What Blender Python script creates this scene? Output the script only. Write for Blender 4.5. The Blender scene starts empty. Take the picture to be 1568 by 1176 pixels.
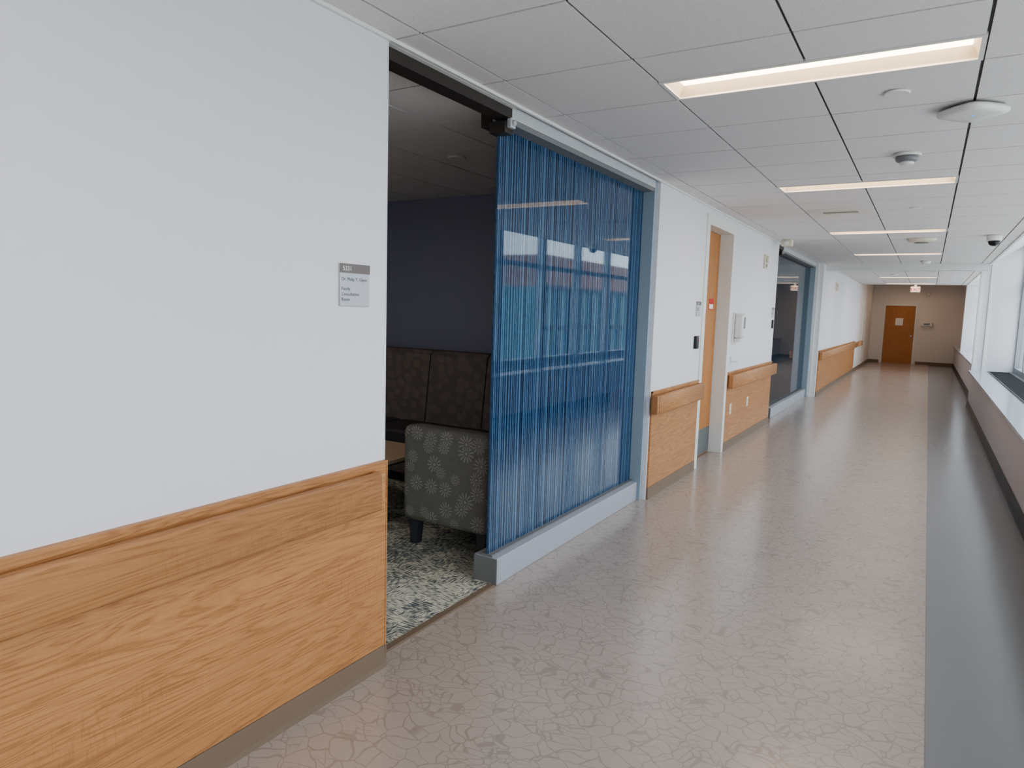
import bpy, bmesh, math, random
from mathutils import Vector, Matrix
random.seed(7)
scene=bpy.context.scene
COL=scene.collection
scene.view_settings.view_transform='AgX'
scene.view_settings.look='AgX - Medium High Contrast'
scene.view_settings.exposure=0.84

# ------------------------------------------------------------------ camera
Yc=Vector((638,96.5,-1050)).normalized()
Zc=Vector((0.03,1,0.1101)); Zc=(Zc-Zc.dot(Yc)*Yc).normalized()
Xc=Yc.cross(Zc).normalized()
cd=bpy.data.cameras.new("camera"); cam=bpy.data.objects.new("camera",cd); COL.objects.link(cam)
R=Matrix((Xc,Yc,Zc)).to_4x4()
cam.matrix_world=Matrix.Translation((0,0,1.55))@R
cd.sensor_width=36; cd.lens=36*1050/1568; cd.clip_start=0.02; cd.clip_end=500
scene.camera=cam

# ------------------------------------------------------------------ materials
def s2l(c):
    return tuple(((v/255)/12.92 if v/255<=0.04045 else ((v/255+0.055)/1.055)**2.4) for v in c)
class NT:
    def __init__(s,name):
        s.m=bpy.data.materials.new(name); s.m.use_nodes=True; s.t=s.m.node_tree; s.t.nodes.clear()
        s.out=s.n("ShaderNodeOutputMaterial")
    def n(s,ty,ins=None,**kw):
        nd=s.t.nodes.new(ty)
        for k,v in kw.items(): setattr(nd,k,v)
        if ins:
            for k,v in ins.items(): s.set(nd.inputs[k],v)
        return nd
    def set(s,sock,v):
        if isinstance(v,bpy.types.NodeSocket): s.t.links.new(v,sock)
        else:
            if isinstance(v,(tuple,list)) and len(v)==3 and sock.type=='RGBA': v=(*v,1)
            sock.default_value=v
    def math(s,op,a,b=0.0,c=None):
        nd=s.n("ShaderNodeMath",operation=op); s.set(nd.inputs[0],a); s.set(nd.inputs[1],b)
        if c is not None: s.set(nd.inputs[2],c)
        return nd.outputs[0]
    def coords(s):
        return s.n("ShaderNodeTexCoord").outputs["Object"]
    def map(s,vec,scale=(1,1,1),loc=(0,0,0),rot=(0,0,0)):
        return s.n("ShaderNodeMapping",{"Vector":vec,"Scale":scale,"Location":loc,"Rotation":rot}).outputs[0]
    def noise(s,vec,scale=5,detail=3,rough=0.5,dist=0.0):
        return s.n("ShaderNodeTexNoise",{"Vector":vec,"Scale":scale,"Detail":detail,"Roughness":rough,"Distortion":dist}).outputs["Fac"]
    def noise1(s,w,scale,detail=1,rough=0.5):
        return s.n("ShaderNodeTexNoise",{"W":w,"Scale":scale,"Detail":detail,"Roughness":rough},noise_dimensions='1D').outputs["Fac"]
    def ramp(s,fac,stops,interp='LINEAR'):
        nd=s.n("ShaderNodeValToRGB",{"Fac":fac}); cr=nd.color_ramp; cr.interpolation=interp
        while len(cr.elements)<len(stops): cr.elements.new(0.5)
        for e,(p,c) in zip(cr.elements,stops):
            e.position=p; e.color=(*c,1) if len(c)==3 else c
        return nd.outputs[0]
    def mix(s,f,a,b,blend='MIX'):
        nd=s.n("ShaderNodeMix",data_type='RGBA',blend_type=blend)
        s.set(nd.inputs[0],f); s.set(nd.inputs[6],a); s.set(nd.inputs[7],b)
        return nd.outputs[2]
    def bump(s,h,strength=0.2,dist=0.002):
        return s.n("ShaderNodeBump",{"Height":h,"Strength":strength,"Distance":dist}).outputs[0]
    def bsdf(s,color,rough=0.5,metal=0.0,normal=None,**kw):
        ins={"Base Color":color,"Roughness":rough,"Metallic":metal}
        ins.update(kw)
        b=s.n("ShaderNodeBsdfPrincipled",ins)
        if normal is not None: s.set(b.inputs["Normal"],normal)
        return b.outputs[0]
    def done(s,sh):
        s.t.links.new(sh,s.out.inputs[0]); return s.m
def plain(name,rgb,rough=0.5,metal=0.0,nscale=40,namt=0.04,**kw):
    t=NT(name); c=s2l(rgb); v=t.coords()
    n=t.noise(v,nscale,3)
    col=t.mix(n,tuple(x*(1-namt) for x in c),tuple(min(1,x*(1+namt)) for x in c))
    return t.done(t.bsdf(col,rough,metal,t.bump(n,0.05,0.001),**kw))
def emis(name,rgb,st):
    t=NT(name); return t.done(t.n("ShaderNodeEmission",{"Color":s2l(rgb),"Strength":st}).outputs[0])

def wallpaint(name,rgb):
    t=NT(name); v=t.coords(); c=s2l(rgb)
    n=t.noise(v,260,3,0.6); big=t.noise(v,0.8,2)
    col=t.mix(big,tuple(x*0.98 for x in c),c)
    return t.done(t.bsdf(col,0.6,0,t.bump(n,0.15,0.0015)))
M_wall=wallpaint("wall_paint",(225,223,228))
M_beige=wallpaint("beige_paint",(230,223,216))
M_room=wallpaint("slate_paint",(152,155,178))
M_roomside=wallpaint("room_paint",(208,208,208))

def wood(name,light,dark,axis='Y',sc=1.0):
    t=NT(name); v=t.coords()
    s={'Y':(9,0.55,9),'Z':(9,9,0.5)}[axis]
    v1=t.map(v,tuple(a*sc for a in s))
    w=t.noise(v1,1.6,4,0.55,0.6)
    rings=t.math('FRACT',t.math('MULTIPLY',w,11.0))
    rings=t.math('ABSOLUTE',t.math('SUBTRACT',rings,0.5))
    s2={'Y':(160,4,260),'Z':(200,200,4)}[axis]
    fine=t.noise(t.map(v,s2),1,3,0.6)
    s3={'Y':(60,110,14),'Z':(60,60,12)}[axis]
    fleck=t.ramp(t.noise(t.map(v,s3),1,2),[(0.5,(0,0,0)),(0.68,(1,1,1))])
    patch=t.noise(t.map(v,{'Y':(2,1.6,7),'Z':(3,3,.4)}[axis]),1.0,2)
    broad=t.noise(t.map(v,{'Y':(2,0.5,3.2),'Z':(3,3,.4)}[axis]),1.5,2)
    l=s2l(light); d=s2l(dark)
    f=t.math('ADD',t.math('MULTIPLY',rings,0.8),t.math('MULTIPLY',fine,0.5))
    col=t.ramp(f,[(0.18,d),(0.40,tuple((a*0.6+b*0.4) for a,b in zip(l,d))),(0.75,l)])
    fk=t.math('MULTIPLY',t.ramp(patch,[(0.48,(0,0,0)),(0.6,(1,1,1))]),fleck)
    col=t.mix(t.math('MULTIPLY',fk,0.35),col,d)
    col=t.mix(broad,t.mix(0.25,col,d),t.mix(0.2,col,tuple(min(1,x*1.15) for x in l)))
    return t.done(t.bsdf(col,0.42,0,t.bump(fine,0.08,0.0006)))
M_wood=wood("oak_laminate",(200,147,100),(148,99,61))
M_rail=wood("oak_rail",(198,147,102),(154,105,66))
M_door=wood("oak_door_veneer",(194,134,78),(160,102,54),'Z')

def floor_mat():
    t=NT("vinyl_floor"); v=t.coords()
    warp=t.n("ShaderNodeTexNoise",{"Vector":v,"Scale":8,"Detail":1}).outputs["Color"]
    wv=t.n("ShaderNodeVectorMath",{0:t.n("ShaderNodeVectorMath",{0:warp,1:(.5,.5,.5)},operation='SUBTRACT').outputs[0],1:(0.11,0.11,0)},operation='MULTIPLY').outputs[0]
    vv=t.n("ShaderNodeVectorMath",{0:v,1:wv},operation='ADD').outputs[0]
    vv=t.map(vv,(1,1,0))
    def edges(sc,rot,w,off=0):
        m=t.map(vv,(sc,sc*1.3,0),loc=(off,off,0),rot=(0,0,rot))
        d=t.n("ShaderNodeTexVoronoi",{"Vector":m,"Scale":1.0},feature='DISTANCE_TO_EDGE').outputs["Distance"]
        return t.ramp(d,[(0.0,(1,1,1)),(w*0.6,(0.9,.9,.9)),(w,(0,0,0))])
    e1=edges(12.0,0.3,0.038); e2=edges(13.0,1.1,0.034,3.3)
    brk=t.ramp(t.noise(v,5,1),[(0.52,(0,0,0)),(0.56,(1,1,1))])
    e2=t.mix(1.0,e2,brk,'MULTIPLY'); e=t.mix(1.0,e1,e2,'LIGHTEN')
    sp=t.noise(v,120,2,0.6); big=t.noise(v,1.2,2)
    base=t.mix(sp,s2l((172,159,151)),s2l((186,174,166)))
    base=t.mix(t.math('MULTIPLY',big,.3),base,s2l((168,156,148)))
    col=t.mix(t.math('MULTIPLY',e,0.32),base,s2l((108,96,90)))
    sep=t.n("ShaderNodeSeparateXYZ",{0:v})
    strip=t.math('GREATER_THAN',sep.outputs[0],0.115)
    sc=t.mix(sp,s2l((126,127,130)),s2l((132,133,136)))
    col=t.mix(strip,col,sc)
    seam=t.math('LESS_THAN',t.math('ABSOLUTE',t.math('SUBTRACT',sep.outputs[0],0.115)),0.002)
    col=t.mix(t.math('MULTIPLY',seam,0.5),col,(0.12,0.11,0.1))
    n2=t.noise(v,55,2)
    r=t.math('MULTIPLY_ADD',n2,0.10,0.15)
    return t.done(t.bsdf(col,r,0,t.bump(n2,0.05,0.002),**{"IOR":1.6,"Specular IOR Level":0.75}))
M_floor=floor_mat()

def carpet():
    t=NT("patterned_carpet"); v=t.coords()
    a=t.noise(t.map(v,(110,22,1)),1,2,0.6); b=t.noise(t.map(v,(22,110,1)),1,2,0.6)
    blk=t.n("ShaderNodeTexVoronoi",{"Vector":t.map(v,(9,9,0)),"Scale":1.0},distance='CHEBYCHEV').outputs["Color"]
    bs=t.n("ShaderNodeSeparateXYZ",{0:blk})
    f=t.mix(t.math('GREATER_THAN',bs.outputs[0],0.5),a,b)
    f=t.math('ADD',f,t.math('MULTIPLY',t.math('SUBTRACT',bs.outputs[1],0.5),0.12))
    col=t.ramp(f,[(0.36,s2l((84,90,94))),(0.45,s2l((134,138,136))),(0.52,s2l((194,190,174))),(0.64,s2l((228,224,208)))])
    n=t.noise(v,600,2)
    return t.done(t.bsdf(col,0.95,0,t.bump(n,0.6,0.003)))
M_carpet=carpet()

def flower(name,bg,bg2,fl,scale,petals=12,amt=0.5):
    t=NT(name); v=t.coords(); s=t.n("ShaderNodeSeparateXYZ",{0:v})
    u=t.math('ADD',s.outputs[0],s.outputs[1]); w=t.math('MULTIPLY_ADD',s.outputs[1],0.35,s.outputs[2])
    uv=t.n("ShaderNodeCombineXYZ",{0:u,1:w,2:0.0}).outputs[0]
    def layer(scale,off,rmin,rvar):
        p=t.map(uv,(scale,scale,1),loc=(off,off*0.7,0))
        vo=t.n("ShaderNodeTexVoronoi",{"Vector":p,"Scale":1.0,"Randomness":0.85},feature='F1',voronoi_dimensions='2D')
        d=t.n("ShaderNodeVectorMath",{0:p,1:vo.outputs["Position"]},operation='SUBTRACT').outputs[0]
        ds=t.n("ShaderNodeSeparateXYZ",{0:d})
        cs=t.n("ShaderNodeSeparateXYZ",{0:vo.outputs["Color"]})
        ang=t.math('ADD',t.math('ARCTAN2',ds.outputs[1],ds.outputs[0]),cs.outputs[1])
        pet=t.math('ABSOLUTE',t.math('COSINE',t.math('MULTIPLY',ang,petals/2)))
        r=vo.outputs["Distance"]
        rad=t.math('MULTIPLY_ADD',cs.outputs[0],rvar,rmin)
        q=t.math('DIVIDE',r,rad)
        width=t.math('MULTIPLY',t.math('SINE',t.math('MULTIPLY',q,3.0)),0.5)
        pm=t.math('GREATER_THAN',pet,t.math('SUBTRACT',1.0,t.math('MULTIPLY',width,0.5)))
        ins=t.math('MULTIPLY',t.math('LESS_THAN',q,1.0),t.math('GREATER_THAN',q,0.30))
        m=t.math('MULTIPLY',pm,ins)
        dot=t.math('LESS_THAN',q,0.16)
        return t.math('MAXIMUM',m,dot)
    m=layer(scale,0,0.28,0.24)
    n=t.noise(v,14,3); wv=t.noise(v,500,2)
    col=t.mix(n,s2l(bg),s2l(bg2)); col=t.mix(t.math('MULTIPLY',m,amt),col,s2l(fl))
    return t.done(t.bsdf(col,0.85,0,t.bump(wv,0.3,0.001)))
M_chair=flower("daisy_fabric_grey",(110,108,104),(132,129,121),(198,194,184),8.5,amt=0.42)
M_sofa=flower("daisy_fabric_brown",(114,106,104),(130,121,116),(176,166,152),10.0,amt=0.45)
M_vinyl=plain("dark_vinyl_seat",(74,70,76),0.45)

def fabricglass(name,dark,mid,light,op,strands=42,spec=0.5):
    t=NT(name); v=t.coords(); sy=t.n("ShaderNodeSeparateXYZ",{0:v}); y=sy.outputs[1]
    jit=t.noise1(y,9,2)
    ph=t.math('ADD',t.math('MULTIPLY',y,strands*6.2832),t.math('MULTIPLY',jit,16.0))
    st=t.math('MULTIPLY_ADD',t.math('SINE',ph),0.5,0.5)
    fine=t.noise1(y,420,1); med=t.noise1(y,26,1)
    knots=t.noise(t.map(v,(0,90,26)),1,1)
    f=t.math('ADD',t.math('MULTIPLY',st,0.42),t.math('MULTIPLY',fine,0.45))
    f=t.math('ADD',f,t.math('MULTIPLY',t.math('SUBTRACT',med,0.5),0.55))
    f=t.math('ADD',f,t.math('MULTIPLY',t.math('SUBTRACT',knots,0.5),0.25))
    col=t.ramp(f,[(0.20,s2l(dark)),(0.46,s2l(mid)),(0.80,s2l(light))])
    sh=t.bsdf(col,0.03,0,None,**{"IOR":1.5,"Specular IOR Level":spec})
    alpha=t.ramp(f,[(0.15,(op*0.75,)*3),(0.35,(op,)*3)])
    fres=t.n("ShaderNodeFresnel",{"IOR":1.5}).outputs[0]
    clear=t.n("ShaderNodeMixShader",{0:fres,1:t.n("ShaderNodeBsdfTransparent",{"Color":(0.75,0.88,0.95)}).outputs[0],2:t.n("ShaderNodeBsdfGlossy",{"Roughness":0.02}).outputs[0]}).outputs[0]
    return t.done(t.n("ShaderNodeMixShader",{0:alpha,1:clear,2:sh}).outputs[0])
M_fglass=fabricglass("blue_thread_glass",(20,38,64),(50,80,114),(100,134,164),0.95)
M_fglass2=fabricglass("dark_thread_glass",(24,38,52),(52,72,92),(96,118,136),0.5)
def paneglass():
    t=NT("window_glass")
    return t.done(t.n("ShaderNodeMixShader",{0:0.06,1:t.n("ShaderNodeBsdfTransparent",{"Color":(0.93,0.98,0.97)}).outputs[0],2:t.n("ShaderNodeBsdfGlossy",{"Roughness":0.0}).outputs[0]}).outputs[0])
M_pane=paneglass()

def tile():
    t=NT("acoustic_tile"); v=t.coords()
    n=t.noise(v,180,4,0.7); c=s2l((230,225,225))
    col=t.mix(t.ramp(n,[(0.35,(0,0,0)),(0.5,(1,1,1))]),tuple(x*0.84 for x in c),c)
    return t.done(t.bsdf(col,0.85,0,t.bump(n,0.4,0.002)))
M_tile=tile()
M_gap=plain("ceiling_gap",(92,92,94),0.9)
M_white=plain("white_plastic",(228,226,222),0.35)
M_trimw=plain("white_trim_paint",(226,226,224),0.45)
M_cream=plain("cream_plastic",(222,214,196),0.4)
M_grey=plain("grey_plastic",(130,130,132),0.4)
M_dark=plain("dark_plastic",(30,30,32),0.3)
M_black=plain("black_rubber_base",(24,24,26),0.4)
M_base=plain("taupe_rubber_base",(128,110,95),0.5)
M_alu=plain("brushed_aluminium",(200,202,206),0.35,0.15)
M_knee=plain("painted_knee_wall",(172,175,186),0.4)
M_bronze=plain("dark_bronze_header",(66,60,57),0.4,0.1)
M_jamb=plain("blue_grey_jamb",(156,170,182),0.45)
M_mull=plain("window_mullion",(150,154,158),0.4,0.1)
M_sill=plain("solid_surface_sill",(176,186,198),0.15)
M_panel=plain("sill_front_panel",(188,184,186),0.5)
M_grille=plain("black_grille",(18,18,20),0.5)
M_kick=plain("grey_kick_plate",(116,120,122),0.4,0.3)
M_lamp=emis("led_lens",(255,224,192),5.2)
M_signtop=plain("sign_taupe",(112,102,98),0.4)
M_signlow=plain("sign_silver",(186,187,195),0.35)
M_txtw=plain("sign_text_white",(240,240,240),0.5)
M_txtd=plain("sign_text_dark",(76,74,78),0.5)
M_red=plain("red_plastic",(200,40,34),0.4)
M_redE=emis("exit_letters",(235,60,50),0.5)
M_paper=plain("paper",(236,236,232),0.7)
M_tabletop=plain("laminate_tabletop",(214,188,160),0.35)
M_leg=plain("dark_leg",(70,72,78),0.4)
M_blueled=emis("blue_led",(60,140,255),1.0)

# ------------------------------------------------------------------ builder
class B:
    def __init__(s): s.bm=bmesh.new(); s.mats=[]
    def mi(s,m):
        if m not in s.mats: s.mats.append(m)
        return s.mats.index(m)
    def box(s,x0,x1,y0,y1,z0,z1,m,bev=0.0,seg=2):
        x0,x1=sorted((x0,x1)); y0,y1=sorted((y0,y1)); z0,z1=sorted((z0,z1))
        vs=[s.bm.verts.new((x,y,z)) for x in (x0,x1) for y in (y0,y1) for z in (z0,z1)]
        i=s.mi(m); fs=[]
        for q in ((0,1,3,2),(4,6,7,5),(0,4,5,1),(2,3,7,6),(0,2,6,4),(1,5,7,3)):
            f=s.bm.faces.new([vs[k] for k in q]); f.material_index=i; fs.append(f)
        if bev>0:
            es=list({e for f in fs for e in f.edges})
            r=bmesh.ops.bevel(s.bm,geom=es,offset=bev,segments=seg,profile=0.5,affect='EDGES')
            for f in r['faces']: f.material_index=i; f.smooth=True
        return s
    def quad(s,pts,m):
        f=s.bm.faces.new([s.bm.verts.new(p) for p in pts]); f.material_index=s.mi(m); return s
    def prism(s,prof,axis,a0,a1,m,smooth=False):
        def P(p,a):
            if axis=='Y': return (p[0],a,p[1])
            if axis=='X': return (a,p[0],p[1])
            return (p[0],p[1],a)
        A=[s.bm.verts.new(P(p,a0)) for p in prof]; C=[s.bm.verts.new(P(p,a1)) for p in prof]
        i=s.mi(m); n=len(prof)
        for k in range(n):
            f=s.bm.faces.new((A[k],A[(k+1)%n],C[(k+1)%n],C[k])); f.material_index=i; f.smooth=smooth
        f=s.bm.faces.new(A[::-1]); f.material_index=i
        f=s.bm.faces.new(C); f.material_index=i
        return s
    def lathe(s,c,prof,axis,m,seg=32,sq=0.0):
        ax=Vector(axis).normalized(); u=ax.orthogonal().normalized(); w=ax.cross(u)
        rings=[]; i=s.mi(m); c=Vector(c)
        for r,h in prof:
            ring=[]
            for k in range(seg):
                a=2*math.pi*k/seg; rr=r
                if sq: rr=r/((abs(math.cos(a))**4+abs(math.sin(a))**4)**0.25)*1.0
                ring.append(s.bm.verts.new(c+ax*h+(u*math.cos(a)+w*math.sin(a))*rr))
            rings.append(ring)
        for a,b in zip(rings,rings[1:]):
            for k in range(seg):
                f=s.bm.faces.new((a[k],a[(k+1)%seg],b[(k+1)%seg],b[k])); f.material_index=i; f.smooth=True
        for rg,fl in ((rings[0],True),(rings[-1],False)):
            f=s.bm.faces.new(rg[::-1] if fl else rg); f.material_index=i
        return s
    def done(s,name,parent=None):
        bmesh.ops.recalc_face_normals(s.bm,faces=s.bm.faces)
        me=bpy.data.meshes.new(name); s.bm.to_mesh(me); s.bm.free()
        for m in s.mats: me.materials.append(m)
        ob=bpy.data.objects.new(name,me); COL.objects.link(ob)
        if parent: ob.parent=parent
        return ob
def text(body,size,origin,mat,parent,face='X+',name="lettering",align='LEFT'):
    c=bpy.data.curves.new(name,'FONT'); c.body=body; c.size=size; c.align_x=align; c.extrude=0.0004
    o=bpy.data.objects.new("tmp",c); COL.objects.link(o)
    bpy.context.view_layer.update()
    me=bpy.data.meshes.new_from_object(o.evaluated_get(bpy.context.evaluated_depsgraph_get()))
    bpy.data.objects.remove(o); me.materials.clear(); me.materials.append(mat)
    ob=bpy.data.objects.new(name,me); COL.objects.link(ob)
    if face=='X+': M=Matrix(((0,0,1),(1,0,0),(0,1,0)))
    else: M=Matrix(((1,0,0),(0,0,-1),(0,1,0)))
    ob.matrix_world=Matrix.Translation(origin)@M.to_4x4(); ob.parent=parent
    return ob

ZC=2.59; ZT=2.68
WX=-1.90; WT=-2.12
# ------------------------------------------------------------------ shell
B().box(-5.4,1.6,-4.15,28.6,-0.12,0.0,M_floor).done("floor")
B().box(-5.29,-1.99,2.06,3.145,0.0,0.008,M_carpet).box(-5.29,-2.125,3.145,5.41,0.0,0.008,M_carpet).box(-1.99,-1.955,2.155,3.13,0.0,0.012,M_base).done("carpet")
b=B()
b.box(WT,WX,-4,2.14,0,ZT,M_wall)
b.box(WT,WX,2.14,5.36,ZC,ZT,M_wall)
b.box(WT,WX,5.36,6.76,0,ZT,M_wall)
b.box(WT,WX,6.76,7.78,2.50,ZT,M_wall)
b.box(WT,WX,7.78,10.42,0,ZT,M_wall)
b.box(WT,WX,10.42,14.5,ZC,ZT,M_wall)
b.box(WT,-1.80,14.50,23.0,0,ZT,M_wall)
b.box(WT,-1.80,23.0,28.4,0,2.9,M_beige)
b.box(-2.3,-2.13,6.7,7.85,0,2.6,M_wall)
b.done("wall_left")
B().box(-5.3,WT,5.42,5.52,0,ZT,M_room).done("wall_room_back")
B().box(-5.4,-5.3,1.95,5.52,0,ZT,M_roomside).box(-5.4,WT,1.95,2.05,0,ZT,M_roomside).done("wall_room_side")
b=B()
b.box(-5.4,-5.3,10.3,14.6,0,ZT,M_room).box(-5.3,WT,10.3,10.42,0,ZT,M_room).box(-5.3,WT,14.5,14.6,0,ZT,M_room)
b.done("wall_second_room")
b=B().box(-2.4,1.6,28.3,28.5,0,2.95,M_beige); b.done("wall_end")
B().box(-2.4,1.6,-4.15,-4.0,0,3.05,M_wall).done("wall_back")
# room ceilings
b=B()
for (ya,yb) in ((2.05,5.42),(10.42,14.5)):
    rx=[-5.3,-4.95,-4.34,-3.73,-3.12,-2.51,-2.12]
    ry=[ya]
    while ry[-1]+0.61<yb: ry.append(ry[-1]+0.61)
    ry.append(yb)
    for i in range(len(rx)-1):
        for j in range(len(ry)-1):
            if i in (1,2) and j==1: continue
            b.box(rx[i]+.006,rx[i+1]-.006,ry[j]+.006,ry[j+1]-.006,ZC,ZC+0.012,M_tile)
            b.box(rx[i],rx[i+1],ry[j],ry[j+1],ZC+0.009,ZC+0.03,M_gap)
b.done("ceiling_room")

# corridor ceiling
xs=[-1.90,-1.76,-1.14,-0.52,0.10,0.72,0.86]
fix=[(-3.0,-2.715),(0.06,0.34),(3.11,3.395),(5.96,6.245),(9.25,9.535),(12.47,12.755),(15.85,16.135),(19.2,19.485),(22.65,22.935)]
ys=[]
prev=-4.0
for (a,c) in fix:
    n=max(1,round((c-prev)/0.61))
    for k in range(n): ys.append(prev+(c-prev)*k/n)
    prev=c
ys.append(prev); ys.append(23.5)
b=B()
def tilebox(x0,x1,y0,y1):
    if y1-y0<0.02: return
    g=0.006
    b.box(x0+g,x1-g,y0+g,y1-g,ZC,ZC+0.012,M_tile)
    b.box(x0,x1,y0,y1,ZC+0.009,ZC+0.02,M_gap)
for j in range(len(ys)-1):
    y0,y1=ys[j],ys[j+1]
    f=[q for q in fix if abs(q[1]-y1)<1e-4]
    for i in range(len(xs)-1):
        x0,x1=xs[i],xs[i+1]
        if f and i in (2,3): tilebox(x0,x1,y0,f[0][0])
        else: tilebox(x0,x1,y0,y1)
b.prism([(0.86,ZC),(1.42,2.98),(1.42,3.02),(0.86,ZC+0.04)],'Y',-4,23.5,M_trimw)
b.box(0.845,0.875,-4,23.5,ZC-0.012,ZC+0.03,M_trimw)
b.box(-2.12,-1.14,23.5,28.4,2.84,2.88,M_tile); b.box(0.10,1.6,23.5,28.4,2.84,2.88,M_tile)
b.box(-1.14,0.10,23.5,24.6,2.84,2.88,M_tile); b.box(-1.14,0.10,24.9,27.0,2.84,2.88,M_tile); b.box(-1.14,0.10,27.3,28.4,2.84,2.88,M_tile)
b.box(-2.12,1.6,23.46,23.52,ZC-0.0,2.90,M_trimw)
b.done("ceiling")
B().box(-1.90,0.84,14.78,15.02,2.47,ZC,M_trimw).done("trim_bulkhead")
B().box(-1.90,-1.885,-4,10.42,ZC-0.014,ZC,M_trimw).box(-1.80,-1.785,15.02,23.4,ZC-0.014,ZC,M_trimw).done("trim_ceiling_angle")

# light fixtures
def troffer(x0,x1,y0,y1,zc,lamp):
    b=B(); w=0.018; zt=zc+0.05; t=0.022
    for (a,c,d,e) in ((x0,x1,y0,y0+w),(x0,x1,y1-w,y1),(x0,x0+w,y0+w,y1-w),(x1-w,x1,y0+w,y1-w)):
        b.box(a,c,d,e,zc-0.003,zc+0.01,M_white)
    X0,X1,Y0,Y1=x0+w,x1-w,y0+w,y1-w
    o=[(X0,Y0),(X1,Y0),(X1,Y1),(X0,Y1)]; n=[(X0+t,Y0+t),(X1-t,Y0+t),(X1-t,Y1-t),(X0+t,Y1-t)]
    for q in range(4):
        p=(q+1)%4
        b.quad([(*o[q],zc+0.005),(*o[p],zc+0.005),(*n[p],zt),(*n[q],zt)],M_cream)
    b.quad([(*n[0],zt),(*n[1],zt),(*n[2],zt),(*n[3],zt)],lamp)
    b.box(x0,x1,y0,y1,zt+0.003,zt+0.02,M_grey)
    b.done("recessed_ceiling_light")
for k,(y0,y1) in enumerate(fix): troffer(-1.14,0.10,y0,y1,ZC,M_lamp)
troffer(-1.14,0.10,24.6,24.9,2.84,M_lamp)
troffer(-1.14,0.10,27.0,27.3,2.84,M_lamp)  # extra fixture added only to brighten the corridor end
M_lampfill=emis("added_fill_lens",(255,240,226),2.3)  # glow for the fill fixtures added inside the side rooms
troffer(-4.95,-3.73,2.66,3.27,ZC,M_lampfill)  # added fill light, kept out of view, lifts the dark consultation room
troffer(-4.95,-3.73,11.03,11.64,ZC,M_lampfill)  # added fill light for the second room

# ------------------------------------------------------------------ wainscot / rails / baseboards
def rail(y0,y1,x):
    a=x+0.040; c=x+0.084; z0,z1=0.725,0.880
    r=0.014
    prof=[]
    for (cx,cz,st) in ((c-r,z1-r,0),(a+r,z1-r,90),(a+r,z0+r,180),(c-r,z0+r,270)):
        for k in range(5):
            an=math.radians(st+k*22.5); prof.append((cx+r*math.cos(an),cz+r*math.sin(an)))
    b=B(); b.prism(prof,'Y',y0+0.03,y1-0.03,M_rail,True)
    b.box(x+0.018,c,y0,y0+0.031,z0,z1,M_rail,0.012,3)
    b.box(x+0.018,c,y1-0.031,y1,z0,z1,M_rail,0.012,3)
    b.box(x+0.021,x+0.045,y0+0.03,y1-0.03,0.775,0.835,M_base)
    b.done("handrail")
for n,(y0,y1,x) in enumerate(((-4,2.14,WX),(5.38,6.705,WX),(7.835,10.40,WX),(14.6,22.3,-1.80))):
    b=B()
    b.box(x,x+0.014,y0,y1,0.10,0.905,M_wood)
    b.box(x,x+0.020,y0,y1,0.893,0.907,M_rail)
    b.done("trim_wainscot_%d"%(n+1))
rail(-3.9,2.065,WX); rail(5.33,6.70,WX); rail(7.86,10.44,WX); rail(14.62,22.3,-1.80); rail(23.2,24.2,-1.80)
b=B()
for (y0,y1,x) in ((-4,2.145,WX),(5.38,6.705,WX),(7.835,10.40,WX),(14.6,28.3,-1.80)):
    b.prism([(x,0),(x+0.022,0),(x+0.018,0.02),(x+0.016,0.098),(x,0.10)],'Y',y0,y1,M_base)
b.done("baseboard_left")
B().box(-1.78,-1.45,28.285,28.3,0,0.10,M_base).box(-0.30,1.0,28.285,28.3,0,0.10,M_base).done("baseboard_end")
B().box(-2.12,-1.899,2.14,2.146,0.907,ZC,M_wall).box(-2.12,-1.884,2.14,2.147,0.10,0.907,M_wood).box(-2.12,-1.882,2.14,2.148,0.0,0.10,M_base).done("trim_opening_edge")
# ------------------------------------------------------------------ glass partitions
def partition(y0,y1,yopen0,glassmat,name):
    b=B()
    b.box(-2.11,-1.955,y0,y1,0,0.155,M_knee,0.004)
    b.box(-2.11,-1.955,y0-0.004,y0,0.0,0.15,M_grey)
    b.box(-2.06,-1.99,y0,y1,0.155,0.168,M_grey)
    b.box(-2.05,-1.925,y0-0.02,y1,2.525,2.588,M_alu,0.003)
    b.box(-2.045,-1.935,y0+0.03,y1,2.50,2.527,M_grey)
    b.box(-2.02,-1.93,yopen0,y0-0.02,2.525,2.575,M_bronze)
    b.box(-2.12,-1.905,yopen0,y0-0.02,2.575,2.589,M_trimw)
    b.box(-2.12,-2.055,y0-0.02,y1,2.50,2.589,M_bronze)
    b.box(-2.11,-1.93,y1,y1+0.05,0,2.589,M_jamb)
    b.done(name+"_frame")
    B().box(-2.034,-2.022,y0+0.005,y1-0.002,0.168,2.50,glassmat).done(name)
    b=B()
    b.box(-2.05,-1.95,y0-0.05,y0+0.03,2.455,2.515,M_bronze,0.004)
    b.box(-1.95,-1.925,y0-0.035,y0+0.015,2.48,2.53,M_alu,0.004)
    b.lathe((-1.925,y0-0.01,2.505),[(0.014,0),(0.014,0.012),(0.008,0.014)],(1,0,0),M_alu,20)
    b.done("glass_door_clamp")
partition(3.15,5.31,2.15,M_fglass,"glass_partition")
partition(10.95,14.37,10.42,M_fglass2,"glass_partition_far")
B().box(-2.12,-1.88,14.42,14.50,0,2.589,M_trimw).done("trim_partition_post")

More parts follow.
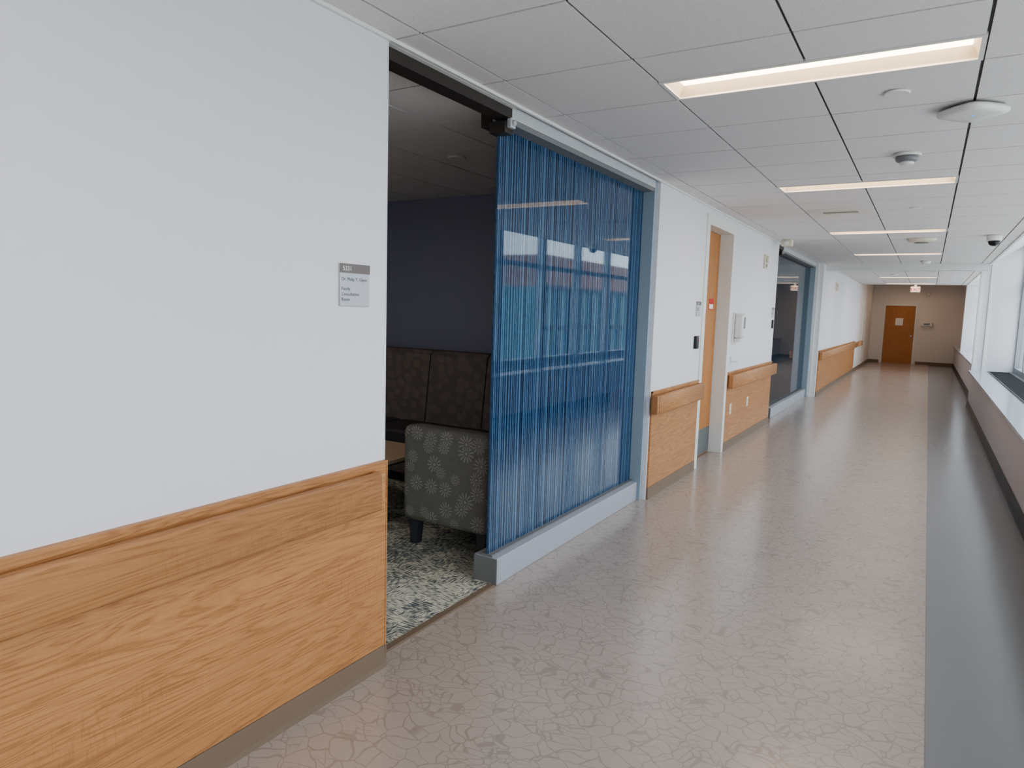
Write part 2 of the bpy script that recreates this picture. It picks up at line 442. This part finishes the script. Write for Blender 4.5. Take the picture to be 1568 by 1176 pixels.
# ------------------------------------------------------------------ door 1 in left wall
b=B()
y0,y1=6.76,7.78
b.box(-2.08,-1.885,y0-0.05,y0+0.04,0,2.52,M_trimw,0.003)
b.box(-2.08,-1.885,y1-0.04,y1+0.05,0,2.52,M_trimw,0.003)
b.box(-2.08,-1.886,y0+0.04,y1-0.04,2.42,2.52,M_trimw)
b.box(-2.07,-2.03,y0+0.045,y1-0.045,0.01,2.415,M_door)
b.box(-2.03,-2.026,y0+0.05,y1-0.05,0.02,0.30,M_kick)
b.lathe((-2.03,y0+0.11,1.0),[(0.026,0),(0.026,0.008),(0.011,0.01),(0.011,0.05)],(1,0,0),M_alu,20)
b.box(-1.99,-1.978,y0+0.10,y0+0.22,0.99,1.01,M_alu,0.003)
b.box(-2.03,-2.0275,7.42,7.6,1.6,1.72,M_red)
b.box(-2.0275,-2.0265,7.44,7.58,1.61,1.66,M_paper)
b.done("door_1")
b=B()
x0,x1,Y=-1.36,-0.42,28.3
b.box(x0-0.06,x0,Y-0.02,Y,0,2.12,M_trimw); b.box(x1,x1+0.06,Y-0.02,Y,0,2.12,M_trimw); b.box(x0,x1,Y-0.02,Y,2.06,2.12,M_trimw)
b.box(x0,x1,Y-0.012,Y,0.005,2.06,M_door)
b.box(-1.02,-0.78,Y-0.016,Y-0.012,1.36,1.62,M_paper)
b.lathe((x1-0.08,Y-0.012,1.0),[(0.03,0),(0.03,0.01),(0.012,0.012),(0.012,0.05),(0.03,0.052),(0.03,0.06)],(0,-1,0),M_alu,20)
b.done("door_2")
b=B()
b.box(-1.80,-1.785,24.6,24.66,0,2.12,M_trimw); b.box(-1.80,-1.785,25.6,25.66,0,2.12,M_trimw); b.box(-1.80,-1.785,24.66,25.6,2.06,2.12,M_trimw)
b.box(-1.80,-1.79,24.66,25.6,0.105,2.06,M_beige)
b.done("door_3")

# ------------------------------------------------------------------ right side: sill unit, windows
b=B()
def sill(y0,y1,x,z):
    b.box(x+0.04,1.38,y0,y1,0.0,z-0.03,M_panel)
    b.prism([(x+0.04,0),(x+0.012,0),(x+0.02,0.02),(x+0.03,0.11),(x+0.04,0.112)],'Y',y0,y1,M_black)
    b.box(x,1.38,y0,y1,z-0.03,z,M_sill,0.004)
sill(-4,15.2,0.70,0.665)
sill(15.62,28.3,0.80,0.72)
b.done("window_sill_cabinet")
b=B()
b.box(1.00,1.30,-3.8,15.1,0.665,0.668,M_grille)
y=3.0
while y<15.0:
    b.box(1.00,1.30,y,y+0.012,0.668,0.678,M_grille); y+=0.03
b.box(0.99,1.00,-3.8,15.1,0.665,0.68,M_dark); b.box(1.30,1.31,-3.8,15.1,0.665,0.68,M_dark)
b.done("air_grille")
k=1
edges=[-4.0]
y=-3.35
while y<15.2: edges.append(y); y+=1.33
edges.append(15.2)
def window(ya,yb,k):
    b=B(); m=0.05; xa,xb=1.38,1.50
    b.box(xa,xb,ya,ya+m,0.66,3.0,M_mull); b.box(xa,xb,yb-m,yb,0.66,3.0,M_mull)
    b.box(xa,xb,ya+m,yb-m,0.66,0.76,M_mull); b.box(xa,xb,ya+m,yb-m,2.86,3.0,M_mull)
    b.box(xa,xb,ya+m,yb-m,2.20,2.27,M_mull)
    b.box(1.44,1.446,ya+m,yb-m,0.76,2.20,M_pane); b.box(1.44,1.446,ya+m,yb-m,2.27,2.86,M_pane)
    b.done("window_%d"%k)
for a,c in zip(edges,edges[1:]):
    window(a,c,k); k+=1
e2=[15.62,16.9,18.2,19.5,20.8,22.1,23.5]
for a,c in zip(e2,e2[1:]):
    window(a,c,k); k+=1
b=B()
b.box(1.42,1.6,-4,23.5,0,0.66,M_wall)
b.box(1.42,1.6,23.5,28.4,0,2.9,M_wall)
b.box(0.76,1.5,15.2,15.62,0,3.0,M_wall)
b.box(0.85,1.5,23.5,23.9,0,2.9,M_wall)
b.box(1.05,1.5,23.9,28.4,0,2.9,M_wall)
b.done("wall_right")
B().box(0.745,0.775,15.17,15.23,0.665,2.6,M_trimw).box(0.90,0.93,15.185,15.2,0.665,2.66,M_trimw).done("trim_pier_edge")

# exterior building across the street
b=B()
b.box(20,34,44,90,-15,3.2,plain("teal_curtain_wall",(84,120,128),0.3))
b.box(19.9,34,44,90,3.2,5.5,plain("brick",(150,116,100),0.8))
mm=plain("facade_mullion",(60,66,70),0.5)
for i in range(24): b.box(19.8,20,44+i*2,44.3+i*2,-15,3.2,mm)
for z in (-12,-9,-6,-3,0,3): b.box(19.8,20,44,90,z,z+0.3,mm)
b.done("office_building")

# ------------------------------------------------------------------ signage
sg=B().box(-1.90,-1.893,1.880,2.040,1.54,1.70,M_signlow,0.002).box(-1.893,-1.8915,1.880,2.040,1.665,1.70,M_signtop).done("room_sign")
text("5331",0.024,(-1.8912,1.893,1.674),M_txtw,sg)
text("Dr. Philip T. Glynn",0.0180,(-1.8928,1.888,1.636),M_txtd,sg)
text("Family",0.0180,(-1.8928,1.888,1.600),M_txtd,sg)
text("Consultation",0.0180,(-1.8928,1.888,1.580),M_txtd,sg)
text("Room",0.0180,(-1.8928,1.888,1.560),M_txtd,sg)
def smallsign(y,x=WX):
    s=B().box(x,x+0.008,y-0.07,y+0.07,1.53,1.67,M_signlow,0.002).box(x+0.008,x+0.0095,y-0.07,y+0.07,1.635,1.67,M_signtop).done("room_sign")
    text("5329",0.022,(x+0.0096,y-0.05,1.643),M_txtw,s)
    text("Soiled\nUtility",0.018,(x+0.0082,y-0.055,1.60),M_txtd,s)
smallsign(6.58); smallsign(10.27)
b=B().box(WX,WX+0.03,6.50,6.58,1.22,1.34,M_dark,0.006).box(WX+0.03,WX+0.032,6.525,6.555,1.30,1.31,M_red); b.done("card_reader")
b=B().box(WX,WX+0.02,10.24,10.30,1.38,1.50,M_dark,0.004).box(WX+.02,WX+.022,10.25,10.29,1.45,1.47,M_grey); b.done("card_reader")

b=B()
b.box(WX,WX+0.02,7.98,8.13,1.22,1.58,M_white,0.005)
b.box(WX+0.02,WX+0.115,7.985,8.125,1.29,1.57,M_white,0.025,4)
b.box(WX+0.113,WX+0.118,8.015,8.095,1.40,1.53,M_grey,0.002)
b.box(WX+0.02,WX+0.09,8.0,8.11,1.25,1.29,M_white,0.01)
b.done("hand_sanitizer_dispenser")
b=B().box(WX,WX+0.02,7.97,8.03,1.02,1.08,M_white,0.004).box(WX+.02,WX+.08,7.97,8.03,1.02,1.03,M_white); b.done("drip_tray")
def outlet(y,z):
    b=B().box(WX+0.014,WX+0.020,y-0.038,y+0.038,z-0.06,z+0.06,M_white,0.002)
    for dz in (-0.025,0.025):
        b.box(WX+0.020,WX+0.022,y-0.017,y+0.017,z+dz-0.014,z+dz+0.014,M_cream,0.001)
        b.box(WX+0.022,WX+0.0223,y-0.008,y-0.005,z+dz-0.006,z+dz+0.006,M_dark)
        b.box(WX+0.022,WX+0.0223,y+0.005,y+0.008,z+dz-0.006,z+dz+0.006,M_dark)
    b.done("power_outlet")
outlet(8.06,0.47); outlet(8.93,0.47)
def strobe(x,y,z):
    b=B().box(x,x+0.03,y-0.06,y+0.06,z-0.09,z+0.09,M_cream,0.006)
    b.box(x+0.03,x+0.07,y-0.035,y+0.035,z-0.02,z+0.065,M_white,0.012,3)
    b.box(x+0.03,x+0.034,y-0.04,y+0.04,z-0.075,z-0.035,M_grey)
    b.done("fire_alarm_strobe")
strobe(WX,9.48,2.26); strobe(-1.80,16.7,2.24)
B().box(-0.15,0.0,28.25,28.3,2.40,2.55,M_cream,0.01).box(-0.12,-0.03,28.2,28.25,2.43,2.52,M_white,0.01).done("wall_light")
b=B().box(-0.22,0.12,28.2,28.3,1.36,1.50,M_white,0.01).box(-0.14,0.04,28.195,28.2,1.40,1.46,M_grey); b.done("glove_box_holder")
ex=B().box(-0.52,-0.28,22.98,23.02,2.36,2.52,M_white,0.006).box(-0.43,-0.37,22.98,23.02,2.52,ZC,M_white).done("exit_sign")
text("EXIT",0.12,(-0.40,22.975,2.40),M_redE,ex,'Y-',align='CENTER')

# ------------------------------------------------------------------ ceiling devices
def disc(x,y,r,name,h=0.012,m=M_white,z=ZC):
    B().lathe((x,y,z),[(r*0.9,0.0),(r,h*0.3),(r,h*0.7),(r*0.93,h)],(0,0,-1),m,32).done(name)
disc(-0.21,3.70,0.055,"sprinkler_cover"); disc(-0.19,7.48,0.05,"sprinkler_cover")
disc(-2.91,4.0,0.065,"recessed_speaker",0.015)
b=B().lathe((-0.20,5.06,ZC),[(0.075,0),(0.08,0.012),(0.078,0.02)],(0,0,-1),M_white)
b.lathe((-0.20,5.06,ZC-0.02),[(0.062,0),(0.066,0.01),(0.062,0.026),(0.045,0.034)],(0,0,-1),M_grey)
b.lathe((-0.20,5.06,ZC-0.054),[(0.044,0),(0.04,0.012),(0.02,0.018)],(0,0,-1),M_white); b.done("smoke_detector")
b=B().lathe((-0.13,14.1,ZC),[(0.075,0),(0.08,0.02),(0.06,0.05),(0.03,0.055)],(0,0,-1),M_white); b.done("smoke_detector")
b=B().lathe((-0.16,10.34,ZC),[(0.17,0),(0.17,0.01),(0.15,0.03),(0.09,0.045)],(0,0,-1),M_cream)
b.lathe((-0.16,10.34,ZC-0.045),[(0.085,0),(0.08,0.006)],(0,0,-1),M_grey); b.done("ceiling_speaker")
b=B().lathe((0.10,4.10,ZC),[(0.09,0.0),(0.09,0.012)],(0,0,-1),M_grey,48,1)
b.lathe((0.10,4.10,ZC-0.012),[(0.118,0.0),(0.128,0.010),(0.125,0.024),(0.10,0.034),(0.03,0.038)],(0,0,-1),M_white,48,1)
b.lathe((0.10,4.07,ZC-0.049),[(0.005,0),(0.005,0.003)],(0,0,-1),M_blueled,12); b.done("wifi_access_point")
b=B().lathe((0.59,10.08,ZC),[(0.075,0),(0.08,0.015),(0.075,0.07)],(0,0,-1),M_white)
b.lathe((0.59,10.08,ZC-0.07),[(0.062,0),(0.06,0.02),(0.045,0.045),(0.02,0.058)],(0,0,-1),M_dark); b.done("dome_security_camera")
b=B().lathe((-0.75,18.0,ZC),[(0.08,0),(0.08,0.02),(0.05,0.05)],(0,0,-1),M_white); b.done("smoke_detector")
b=B(); b.box(-1.12,-0.53,7.32,7.72,ZC-0.008,ZC,M_white,0.003)
for i in range(8): b.box(-0.98,-0.67,7.40+i*0.034,7.41+i*0.034,ZC-0.011,ZC-0.008,M_cream)
b.box(-0.98,-0.67,7.50,7.53,ZC-0.013,ZC-0.008,M_grey); b.done("air_vent")
b=B().box(-1.80,-1.66,9.98,10.08,ZC-0.09,ZC,M_cream,0.01).lathe((-1.73,9.98,ZC-0.05),[(0.03,0),(0.03,0.02),(0.02,0.025)],(0,-1,0),M_white,20); b.done("emergency_light")

# ------------------------------------------------------------------ furniture
b=B()
X0,X1=-2.83,-2.17
b.box(X0,X1,3.36,3.52,0.17,0.79,M_chair,0.045,5)
b.box(X0,X0+0.13,3.45,4.02,0.17,0.62,M_chair,0.035,4)
b.box(X1-0.13,X1,3.45,4.02,0.17,0.62,M_chair,0.035,4)
b.box(X0+0.12,X1-0.12,3.48,4.04,0.17,0.32,M_chair,0.02,3)
b.box(X0+0.125,X1-0.125,3.50,4.05,0.32,0.46,M_vinyl,0.04,4)
for (x,y) in ((X0+0.035,3.40),(X1-0.10,3.40),(X0+0.035,3.92),(X1-0.10,3.92)):
    b.prism([(x,0.17),(x+0.075,0.17),(x+0.058,0.009),(x+0.012,0.009)],'Y',y,y+0.06,M_leg)
b.done("armchair")
b=B()
for (x0,x1) in ((-5.20,-4.56),(-4.56,-3.93),(-3.93,-3.30),(-3.30,-2.67),(-2.67,-2.18)):
    b.prism([(4.98,0.46),(5.06,1.10),(5.10,1.135),(5.22,1.14),(5.40,1.10),(5.40,0.46)],'X',x0+0.006,x1-0.006,M_sofa)
b.box(-5.2,-2.18,4.52,5.41,0.10,0.34,M_sofa,0.01)
for (x0,x1) in ((-5.20,-4.20),(-4.20,-3.2),(-3.2,-2.18)):
    b.box(x0+0.003,x1-0.003,4.50,5.02,0.34,0.48,M_vinyl,0.03,4)
b.box(-5.15,-2.22,4.6,5.4,0.009,0.10,M_leg)
b.done("banquette_sofa")
b=B().box(-4.5,-3.15,3.55,4.15,0.435,0.465,M_tabletop,0.006)
b.box(-4.5,-3.15,3.55,4.15,0.425,0.435,M_leg)
for (x,y) in ((-4.42,3.62),(-3.27,3.62),(-4.42,4.03),(-3.27,4.03)):
    b.box(x,x+0.05,y,y+0.05,0.009,0.43,M_leg)
b.done("coffee_table")

# ------------------------------------------------------------------ world daylight
w=bpy.data.worlds.new("daylight"); scene.world=w; w.use_nodes=True; t=w.node_tree; t.nodes.clear()
tc=t.nodes.new("ShaderNodeTexCoord"); sp=t.nodes.new("ShaderNodeSeparateXYZ"); cr=t.nodes.new("ShaderNodeValToRGB")
mp=t.nodes.new("ShaderNodeMapRange"); mp.inputs[1].default_value=-1; mp.inputs[2].default_value=1
bg=t.nodes.new("ShaderNodeBackground"); o=t.nodes.new("ShaderNodeOutputWorld")
t.links.new(tc.outputs["Generated"],sp.inputs[0]); t.links.new(sp.outputs[2],mp.inputs[0]); t.links.new(mp.outputs[0],cr.inputs[0])
e=cr.color_ramp.elements; e[0].position=0.46; e[0].color=(0.60,0.60,0.62,1); e[1].position=0.52; e[1].color=(0.87,0.905,1.0,1)
t.links.new(cr.outputs[0],bg.inputs[0]); bg.inputs[1].default_value=2.6; t.links.new(bg.outputs[0],o.inputs[0])
